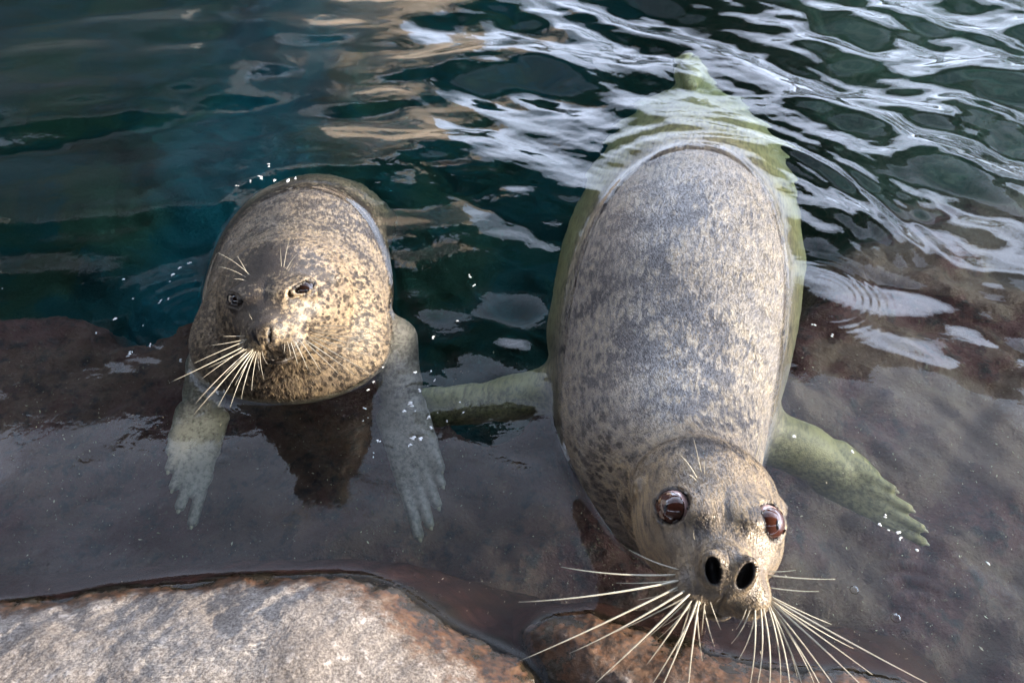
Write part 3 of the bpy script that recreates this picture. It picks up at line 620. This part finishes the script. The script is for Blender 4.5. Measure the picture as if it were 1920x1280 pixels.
# ------------------------------------------------------------------ pool floor
def grid(xs, ys, zf):
    X, Y = np.meshgrid(xs, ys, indexing='ij'); P = np.stack([X.ravel(), Y.ravel()], 1).astype(np.float32); z = zf(P)
    V = np.column_stack([P, z]); idx = np.arange(len(V)).reshape(len(xs), len(ys))
    return V, np.stack([idx[:-1, :-1], idx[1:, :-1], idx[1:, 1:], idx[:-1, 1:]], -1).reshape(-1, 4)
def spaced(core0, core1, step, steps):
    a = list(np.arange(core0, core1, step)); 
    for lim, st in steps[1]: a += list(np.arange(a[-1] + st, lim, st))
    b = []
    x = core0
    for lim, st in steps[0]:
        while x - st > lim: x -= st; b.append(x)
    return np.array(sorted(b) + a)
sm = lambda t: np.clip(t, 0, 1) ** 2 * (3 - 2 * np.clip(t, 0, 1))
def floor_z(P):
    x, y = P[:, 0], P[:, 1]
    edge = 1.12 + .17 * sm((-.15 - x) / .3) + .05 * np.sin(3 * x + 1) + .07 * vnoise(P, 1.6, 60) - .22 * np.exp(-((x - .02) / .17) ** 2) + 3.5 * 0 + .30 * sm((x - .50) / .5)
    t = sm((y - edge) / (.28 + .45 * sm((x - .45) / .3)))
    shelf = -.30 + .025 * vnoise(P, 2.2, 61) + .012 * vnoise(P, 7, 62) + .004 * vnoise(P, 22, 63) - .05 * sm((x + .2) / -.8)
    deep = -1.35 + .10 * vnoise(P, .9, 64) + .03 * vnoise(P, 4, 65)
    right = sm((x - .65) / .5) * sm((y - 1.0) / .6)
    deep = deep * (1 - .55 * right)
    return shelf * (1 - t) + deep * t
V, Q = grid(spaced(-1.6, 1.9, .012, ([(-12, .25)], [(12, .25)])), spaced(.2, 2.9, .012, ([(-1.5, .1)], [(11, .25)])), floor_z)
m = M('pool_floor'); co = m.coord(); z = m.n('SeparateXYZ', {0: co}).outputs[2]; xx = m.n('SeparateXYZ', {0: co}).outputs[0]
a1 = m.noise(co, 5.0, 5.0, .6); a2 = m.noise(co, 26.0, 5.0, .65); a3 = m.noise(co, 120.0, 3.0, .6)
shelf = m.mix(m.ss(a1, .38, .62), (.105, .036, .036), (.130, .062, .048)); shelf = m.mix(m.ss(a2, .45, .7), shelf, (.036, .022, .026))
shelf = m.mix(m.math('MULTIPLY', m.ss(a3, .60, .72), .5), shelf, (.20, .15, .10))
rgt = m.ss(xx, .1, .7); shelf = m.mix(m.math('MULTIPLY', rgt, m.ss(a1, .42, .58)), shelf, (.16, .088, .070))
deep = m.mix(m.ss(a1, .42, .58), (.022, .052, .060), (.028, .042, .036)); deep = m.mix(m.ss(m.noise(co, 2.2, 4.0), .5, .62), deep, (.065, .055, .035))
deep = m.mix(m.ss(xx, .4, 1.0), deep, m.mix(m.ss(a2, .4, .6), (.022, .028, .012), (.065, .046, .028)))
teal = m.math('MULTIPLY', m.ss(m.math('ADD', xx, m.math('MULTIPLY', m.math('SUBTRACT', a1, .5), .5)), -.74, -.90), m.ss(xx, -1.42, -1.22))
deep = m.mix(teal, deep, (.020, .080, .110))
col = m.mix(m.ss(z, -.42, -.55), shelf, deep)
m.pbsdf(Base_Color=col, Roughness=.85, Normal=m.bump(m.math('ADD', a2, m.math('MULTIPLY', a3, .4)), .02, .6)); 
o = link('pool_floor', pymesh('pool_floor', V, Q), [m.m], kind='structure')

# ------------------------------------------------------------------ water
def wave_h(P):
    x, y = P[:, 0], P[:, 1]; h = np.zeros(len(P), np.float64); g = np.random.default_rng(5)
    far = sm((y - 1.0) / 1.1); rt = sm((x - .45) / .5)
    lf = 1 - .62 * sm((-.05 - x) / .5)
    env = .10 + .95 * lf * far ** 1.2 + .50 * rt * sm((y - .75) / .4) + .18 * np.exp(-((x + .02) / .2) ** 2 - ((y - 1.1) / .25) ** 2)
    env = env * (1 - .62 * np.exp(-((x - .48) / .50) ** 2 - ((y - 1.72) / .34) ** 2))
    # long crests falling to the right
    for i in range(34):
        lam = .055 * 1.085 ** i; ang = (R(58) if i % 3 else R(104)) + g.normal() * .24; wt = sm((x + .55) / .6) if i % 3 else 1.5 - .7 * sm((x + .3) / .6)
        kx, ky = np.cos(ang) * 6.283 / lam, np.sin(ang) * 6.283 / lam
        warp = .35 * np.sin(x * 5.1 + i) + .35 * np.sin(y * 4.3 + 2 * i + x * 2.7)
        ph = kx * x + ky * y + g.uniform(0, 6.28) + warp
        s = np.sin(ph); a = .0104 * lam * (1.0 if lam > .12 else .38)
        h += wt * env * (1 if lam > .12 else lf) * a * (s + .25 * np.cos(2 * ph) * .5)
    for i in range(22):                                   # isotropic chop
        lam = .10 * 1.09 ** i; ang = g.uniform(0, 6.28); ph = 6.283 / lam * (np.cos(ang) * x + np.sin(ang) * y) + g.uniform(0, 6.28) + .5 * np.sin(4 * x - 3 * y + i)
        h += (.05 + .7 * env) * .0042 * lam * np.sin(ph)
    for i in range(16):
        lam = .016 * 1.09 ** i; ang = R(66) + g.normal() * .5; ph = 6.283 / lam * (np.cos(ang) * x + np.sin(ang) * y) + g.uniform(0, 6.28) + 1.2 * np.sin(5 * x + 4 * y + i) + .9 * np.sin(13 * x - 9 * y + i)
        patch = .35 + .65 * np.sin(2.1 * x + 3.3 * y + i) ** 2
        h += lf * sm((y - 1.25) / .6) * patch * .0042 * lam * np.sin(ph)
    # arcs pushed out behind the big seal
    dx, dy = (x - .47) / 1.0, (y - 1.30) / 1.1; r = np.sqrt(dx * dx + dy * dy)
    s_ = np.clip((y - 1.15) / .3, 0, 1)
    s_ = s_ * sm((x - .12) / .25)
    h += s_ * .0016 * np.sin(6.283 * r / .048 + 2.2 * np.sin(3 * np.arctan2(dy, dx))) * np.exp(-((r - .43) / .10) ** 2)
    h += s_ * .0050 * np.exp(-((r - .40 - .03 * np.sin(2 * np.arctan2(dy, dx))) / .022) ** 2)
    for cx, cy_, a, rad, lam, wd in ((.66, 1.18, .0005, .10, .017, .05), (-.66, 1.12, .0004, .06, .035, .10), (.62, .49, .0003, .03, .026, .07), (-.17, .86, .00035, .02, .034, .07), (-.50, .74, .0003, 0, .028, .05), (.36, .62, .0004, 0, .03, .06)):
        r = np.sqrt((x - cx) ** 2 + (y - cy_) ** 2); th_ = np.arctan2(y - cy_, x - cx); h += a * (.55 + .45 * np.sin(th_ + 40 * cx)) * np.sin(6.283 * r / lam + 1.1 * np.sin(2 * th_ + 9 * cy_) + 14 * x) * np.exp(-((r - rad) / wd) ** 2)
    return h
def water_z(P):
    h = wave_h(P); P3 = np.column_stack([P, np.zeros(len(P))]).astype(np.float32)
    for S, lo, hi in ((sealA, (-.05, .4), (.75, 1.9)), (sealB, (-.75, .7), (-.1, 1.75))):
        m_ = ((P > lo) & (P < hi)).all(1); Q3 = P3[m_]; Q3[:, 2] = 0
        d = S.sdf(Q3); c = np.exp(-np.maximum(d, 0) / .007) * .0075; e = np.clip(d / .06, 0, 1)
        h[m_] = h[m_] * (.35 + .65 * e) + c
    for poly in (poly1, poly2):
        m_ = (P[:, 1] < .62) & (P[:, 1] > .1) & (np.abs(P[:, 0]) < 1.1); d = -dist_poly(P[m_], poly)
        h[m_] = h[m_] + np.exp(-np.maximum(d, 0) / .006) * .003
    return h
xs = spaced(-.95, .95, .0045, ([(-1.8, .0085), (-3, .04), (-11, .3)], [(1.8, .0085), (3, .04), (11, .3)]))
ys = spaced(.36, 1.75, .0045, ([(-1.2, .06)], [(2.8, .0085), (4.5, .04), (10.5, .3)]))
V, Q = grid(xs, ys, water_z)
# close it into a body of water: skirt and bottom
nx, ny = len(xs), len(ys); idx = np.arange(nx * ny).reshape(nx, ny)
ring = np.concatenate([idx[:, 0], idx[-1, 1:], idx[::-1, -1][1:], idx[0, ::-1][1:-1]])
low = V[ring].copy(); low[:, 2] = -2.2; n0 = len(V); k = np.arange(len(ring)); k2 = (k + 1) % len(ring)
sk = np.stack([ring[k2], ring[k], n0 + k, n0 + k2], 1)
cpt = len(V) + len(ring); bot = np.stack([n0 + k2, n0 + k, np.full(len(k), cpt), np.full(len(k), cpt)], 1)
V2 = np.vstack([V, low, [[0, 4, -2.2]]])
me = bpy.data.meshes.new('water'); allq = np.vstack([Q, sk]); tri = bot[:, :3]
me.vertices.add(len(V2)); me.vertices.foreach_set('co', V2.astype(np.float32).ravel())
lv = np.concatenate([allq.ravel(), tri.ravel()]).astype(np.int32); me.loops.add(len(lv)); me.loops.foreach_set('vertex_index', lv)
ls = np.concatenate([np.arange(len(allq)) * 4, len(allq) * 4 + np.arange(len(tri)) * 3]).astype(np.int32); me.polygons.add(len(ls)); me.polygons.foreach_set('loop_start', ls)
me.polygons.foreach_set('loop_total', np.concatenate([np.full(len(allq), 4), np.full(len(tri), 3)]).astype(np.int32)); me.update(calc_edges=True)
m = M('water'); co = m.coord()
bw = m.noise(co, 38.0, 2.0, .5, .6)
nr = m.bump(bw, .0012, .35)
wr_ = m.ss(m.n('SeparateXYZ', {0: co}).outputs[1], 1.25, 2.4, 0.0, .10)
gl = m.n('BsdfGlass', {'IOR': 1.333, 'Roughness': wr_, 'Color': (1, 1, 1), 'Normal': nr}); m.t.links.new(gl.outputs[0], m.out.inputs['Surface'])
va = m.n('VolumeAbsorption', {'Color': (.38, .75, .77), 'Density': 1.1}); m.t.links.new(va.outputs[0], m.out.inputs['Volume'])
link('water', me, [m.m], kind='structure')
print('water', round(time.time() - T0, 1), len(V2))
# ------------------------------------------------------------------ what the water mirrors: walls and trees round the pool, an added dark deck overhead
def box(name, lo, hi, mat, parent=None, bev=.0, **props):
    lo, hi = np.array(lo, float), np.array(hi, float); c = (lo + hi) / 2
    v = [[(hi if (i >> a) & 1 else lo)[a] for a in range(3)] for i in range(8)]
    f = [(0, 2, 3, 1), (4, 5, 7, 6), (0, 1, 5, 4), (2, 6, 7, 3), (0, 4, 6, 2), (1, 3, 7, 5)]
    return link(name, pymesh(name, np.array(v), f), [mat], parent, smooth=False, **props)
mat_wall = simple('dark_stone', (.20, .20, .21), .8); mat_beige = simple('sandstone_render', (.66, .54, .44), .8)
mat_wood = simple('dark_timber', (.055, .045, .038), .7); mat_bark = simple('bark', (.06, .045, .03), .9); mat_leaf = simple('leaf', (.05, .085, .025), .6)
mat_rim = simple('rim_stone', (.14, .135, .13), .8)
gz = -2.0
box('ground', (-60, 9.2, -2.6), (60, 70, -.25), simple('grass_ground', (.06, .07, .035), .9), kind='structure')
# far rim of the pool
box('pool_wall', (-12, 8.6, -2.4), (12, 9.15, .55), mat_rim, label='low grey stone wall along the far side of the pool', category='wall')
b = bpy.data.objects.new('building', None); C.objects.link(b); b['label'] = 'dark stone building with a pale sandstone corner reflected in the pool'; b['category'] = 'building'
box('wall', (-9.5, 6.2, -.2), (-2.6, 8.5, 6.5), mat_wall, b); cb = box('corner', (-.75, -.75, -.2), (.75, .75, 4.2), mat_beige, b); cb.location = (-1.45, 7.3, 0); cb.rotation_euler = (0, 0, R(40)); box('roof', (-9.8, 5.9, 6.52), (-2.3, 8.8, 6.75), mat_wood, b)
w = bpy.data.objects.new('shade_deck', None); C.objects.link(w); w['label'] = 'unseen dark timber deck added high above the pool to darken its reflections'; w['category'] = 'shade_deck'  # unseen deck, added and sized to darken a band of the reflections
for k in range(11): box('plank', (-9 if k < 6 else -.9, 4.25 + k * .235, 4.0), (9 if k < 6 else 3.3, 4.47 + k * .235, 4.08), mat_wood, w)
for y in (4.3, 5.5): box('beam', (-9, y, 3.72), (9, y + .14, 3.99), mat_wood, w)
def tree(x, y, h, r, seed, label):
    g = np.random.default_rng(seed); t = bpy.data.objects.new('tree', None); C.objects.link(t); t.location = (x, y, -.25); t['label'] = label; t['category'] = 'tree'; t['group'] = 'trees beyond the pool'
    pts = [(0, 0, 0), (.05 * h * .3, 0, h * .35), (-.02 * h, .03 * h, h * .7), (0, 0, h)]
    v, f = tube_geo(pts, [.16, .12, .08, .02], 8); V = list(v); F_ = list(f)
    ends = []
    for i in range(16):
        z = h * g.uniform(.3, .95); a = g.uniform(0, 6.28); l = r * g.uniform(.5, 1.0) * (1.1 - .5 * z / h); e = np.array([math.cos(a) * l, math.sin(a) * l, z + .3 * l]); ends.append(e)
        v, f = tube_geo([(0, 0, z), e * [.5, .5, 1] - [0, 0, .1 * l], e], [.05, .03, .008], 5); o_ = len(V); V += list(v); F_ += [tuple(k + o_ for k in q) for q in f]
    link('trunk', pymesh('trunk', np.array(V), F_), [mat_bark], t)
    n = 2600; cc = np.array(ends)[g.integers(0, 16, n)] + g.normal(size=(n, 3)) * r * .20; s = g.uniform(.04, .09, n)
    a = g.normal(size=(n, 3)); a /= np.linalg.norm(a, axis=1)[:, None]; b_ = np.cross(a, g.normal(size=(n, 3))); b_ /= np.linalg.norm(b_, axis=1)[:, None]
    LV = np.stack([cc - a * s[:, None], cc + b_ * s[:, None] * .5, cc + a * s[:, None], cc - b_ * s[:, None] * .5], 1).reshape(-1, 3)
    link('crown', pymesh('crown', LV, np.arange(n * 4).reshape(-1, 4)), [mat_leaf], t, smooth=False)
for k, (x, y, h, r) in enumerate([(3.4, 12, 4.2, 1.0), (9.0, 11, 5.0, 1.4)]):
    tree(x, y, h, r, 90 + k, ['slender leafy tree reflected in the upper right water', 'broad leafy tree farthest to the right beyond the pool wall'][k])

# unseen dark roof and wall, added behind the camera to cut sky light
sh = bpy.data.objects.new('sky_blocker', None); C.objects.link(sh); sh['label'] = 'unseen dark timber roof and wall added behind the rocks to block sky light'; sh['category'] = 'sky_blocker'
box('wall', (-7, -3.2, -.3), (7, -3.0, 3.3), mat_wood, sh)
for x in (-6.8, -3.4, 0, 3.4, 6.8): box('post', (x - .08, -3.18, 3.302), (x + .08, -3.02, 4.218), mat_wood, sh); box('roof', (-7.3, -3.6, 4.22), (7.3, .85, 4.4), mat_wood, sh)
box('side_blocker', (-7.5, -3.0, -2.4), (-5.2, 6.0, 4.5), mat_wall, label='unseen dark block added along the left side of the pool to cut sky light', category='side_blocker')  # unseen block, added to hold back sky light from the left
# ------------------------------------------------------------------ small things: bubbles, specks
m = M('bubble'); m.n('BsdfGlass'); g_ = m.n('BsdfGlass', {'IOR': 1.33, 'Roughness': 0.0, 'Color': (1, 1, 1)}); m.t.links.new(g_.outputs[0], m.out.inputs['Surface']); mat_bub = m.m
def bubble(px, py, r, label):
    p = at(px, py, .0); V = []; Fc = []; seg, rings = 20, 8
    for sgn, rad in ((1, r), (1, r * .90)):
        o_ = len(V); V.append((0, 0, rad))
        for i in range(1, rings + 1):
            a = math.pi / 2 * i / rings * 1.1
            for k in range(seg): b = 6.283 * k / seg; V.append((rad * math.sin(a) * math.cos(b), rad * math.sin(a) * math.sin(b), rad * math.cos(a)))
        for k in range(seg): t_ = (o_, o_ + 1 + k, o_ + 1 + (k + 1) % seg); Fc.append(t_ if rad == r else t_[::-1])
        for i in range(rings - 1):
            for k in range(seg):
                a_, b_ = o_ + 1 + i * seg + k, o_ + 1 + i * seg + (k + 1) % seg; t_ = (a_, a_ + seg, b_ + seg, b_); Fc.append(t_ if rad == r else t_[::-1])
    o = link('bubble', pymesh('bubble', np.array(V), Fc), [mat_bub], label=label, category='bubble', group='air bubbles on the water'); z = float(wave_h(np.array([[p[0], p[1]]], np.float32))[0]); o.location = (p[0], p[1], z - .0005)
bubble(1602, 1105, .0068, 'small round air bubble nearer the staring seal\'s snout'); bubble(1680, 1158, .0075, 'small round air bubble closer to the lower right rock edge')

def specks(n, name, rx, ry, rz, smin_, smax_, mat, seed):
    g = np.random.default_rng(seed); V = []; F_ = []
    px = g.uniform(*rx, n); py = g.uniform(*ry, n); V = []
    for i in range(n):
        c = at(px[i], py[i], 0); c[2] = g.uniform(*rz)
        fz = float(floor_z(np.array([[c[0], c[1]]], np.float32))[0]); c[2] = max(c[2], fz + .004)
        a = g.normal(size=3); a /= np.linalg.norm(a); b_ = np.cross(a, g.normal(size=3)); b_ /= np.linalg.norm(b_); s = g.uniform(smin_, smax_) * (1 if g.random() < .92 else 2.2); k = len(V)
        d_ = np.cross(a, b_); V += [c - a * s, c + b_ * s * .35, c + a * s * g.uniform(.5, 1), c - b_ * s * .35, c + d_ * s * .3]; F_ += [(k, k + 1, k + 4), (k + 1, k + 2, k + 4), (k + 2, k + 3, k + 4), (k + 3, k, k + 4), (k, k + 3, k + 2, k + 1)]
    link(name, pymesh(name, np.array(V), F_), [mat], kind='stuff', smooth=False, label='pale flecks of debris drifting under the surface', category='debris')
specks(2400, 'floating_debris', (-50, 1970), (640, 1260), (-.28, -.02), .0007, .0023, simple('debris', (.62, .52, .38), .8), 3)
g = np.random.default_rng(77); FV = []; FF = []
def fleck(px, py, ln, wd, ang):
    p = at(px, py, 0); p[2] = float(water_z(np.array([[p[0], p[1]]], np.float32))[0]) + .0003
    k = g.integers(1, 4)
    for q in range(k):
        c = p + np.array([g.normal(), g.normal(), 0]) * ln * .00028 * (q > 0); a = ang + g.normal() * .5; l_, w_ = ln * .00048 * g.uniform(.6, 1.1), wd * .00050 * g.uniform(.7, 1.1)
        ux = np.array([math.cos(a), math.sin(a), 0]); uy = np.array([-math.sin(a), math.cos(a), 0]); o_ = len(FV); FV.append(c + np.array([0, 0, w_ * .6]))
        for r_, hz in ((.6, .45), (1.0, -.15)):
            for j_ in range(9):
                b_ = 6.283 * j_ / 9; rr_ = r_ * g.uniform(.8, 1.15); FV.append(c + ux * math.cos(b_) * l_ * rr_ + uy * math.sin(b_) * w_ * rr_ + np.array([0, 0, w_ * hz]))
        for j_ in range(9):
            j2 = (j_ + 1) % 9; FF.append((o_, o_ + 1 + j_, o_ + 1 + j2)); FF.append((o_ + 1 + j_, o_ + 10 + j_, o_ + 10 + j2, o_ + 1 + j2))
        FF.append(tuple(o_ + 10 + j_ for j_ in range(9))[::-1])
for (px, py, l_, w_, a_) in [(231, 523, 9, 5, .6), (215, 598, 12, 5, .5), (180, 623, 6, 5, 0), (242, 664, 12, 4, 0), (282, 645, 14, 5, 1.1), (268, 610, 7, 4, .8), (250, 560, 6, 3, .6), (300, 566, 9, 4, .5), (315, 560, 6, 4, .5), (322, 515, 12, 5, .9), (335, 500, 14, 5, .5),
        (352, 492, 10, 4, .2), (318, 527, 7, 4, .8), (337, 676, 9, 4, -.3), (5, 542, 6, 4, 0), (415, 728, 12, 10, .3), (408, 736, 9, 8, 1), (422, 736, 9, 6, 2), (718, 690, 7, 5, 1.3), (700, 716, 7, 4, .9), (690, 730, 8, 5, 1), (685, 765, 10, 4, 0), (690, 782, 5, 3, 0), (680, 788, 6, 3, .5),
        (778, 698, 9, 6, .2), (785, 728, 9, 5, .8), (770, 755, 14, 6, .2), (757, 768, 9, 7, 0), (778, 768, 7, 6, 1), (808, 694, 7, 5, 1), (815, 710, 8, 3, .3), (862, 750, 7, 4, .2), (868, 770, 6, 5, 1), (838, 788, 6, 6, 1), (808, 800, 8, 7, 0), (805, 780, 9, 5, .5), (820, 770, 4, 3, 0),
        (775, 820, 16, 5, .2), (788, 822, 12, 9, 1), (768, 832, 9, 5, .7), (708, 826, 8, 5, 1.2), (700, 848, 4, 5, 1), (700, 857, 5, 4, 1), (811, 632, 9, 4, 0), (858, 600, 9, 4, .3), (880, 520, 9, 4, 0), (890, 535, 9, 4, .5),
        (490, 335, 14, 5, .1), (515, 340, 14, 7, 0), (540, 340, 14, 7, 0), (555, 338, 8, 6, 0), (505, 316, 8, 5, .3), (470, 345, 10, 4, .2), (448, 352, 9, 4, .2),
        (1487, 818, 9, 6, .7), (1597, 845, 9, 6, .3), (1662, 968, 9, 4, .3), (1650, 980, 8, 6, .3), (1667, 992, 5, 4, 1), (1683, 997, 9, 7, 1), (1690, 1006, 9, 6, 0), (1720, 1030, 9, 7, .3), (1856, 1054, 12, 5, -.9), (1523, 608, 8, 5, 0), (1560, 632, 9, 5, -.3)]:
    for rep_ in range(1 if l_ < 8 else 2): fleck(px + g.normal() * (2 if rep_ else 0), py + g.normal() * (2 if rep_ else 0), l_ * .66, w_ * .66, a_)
fm_ = M('glint_flecks'); fm_.pbsdf(Base_Color=(.92, .93, .95), Roughness=.25)  # plain white colour stands in for bright glints on the ripples
link('glint_flecks', pymesh('glint_flecks', np.array(FV), FF), [fm_.m], kind='stuff', label='tiny white flecks standing in for glints on the water round the seals', category='glint_flecks')
print('done', round(time.time() - T0, 1))
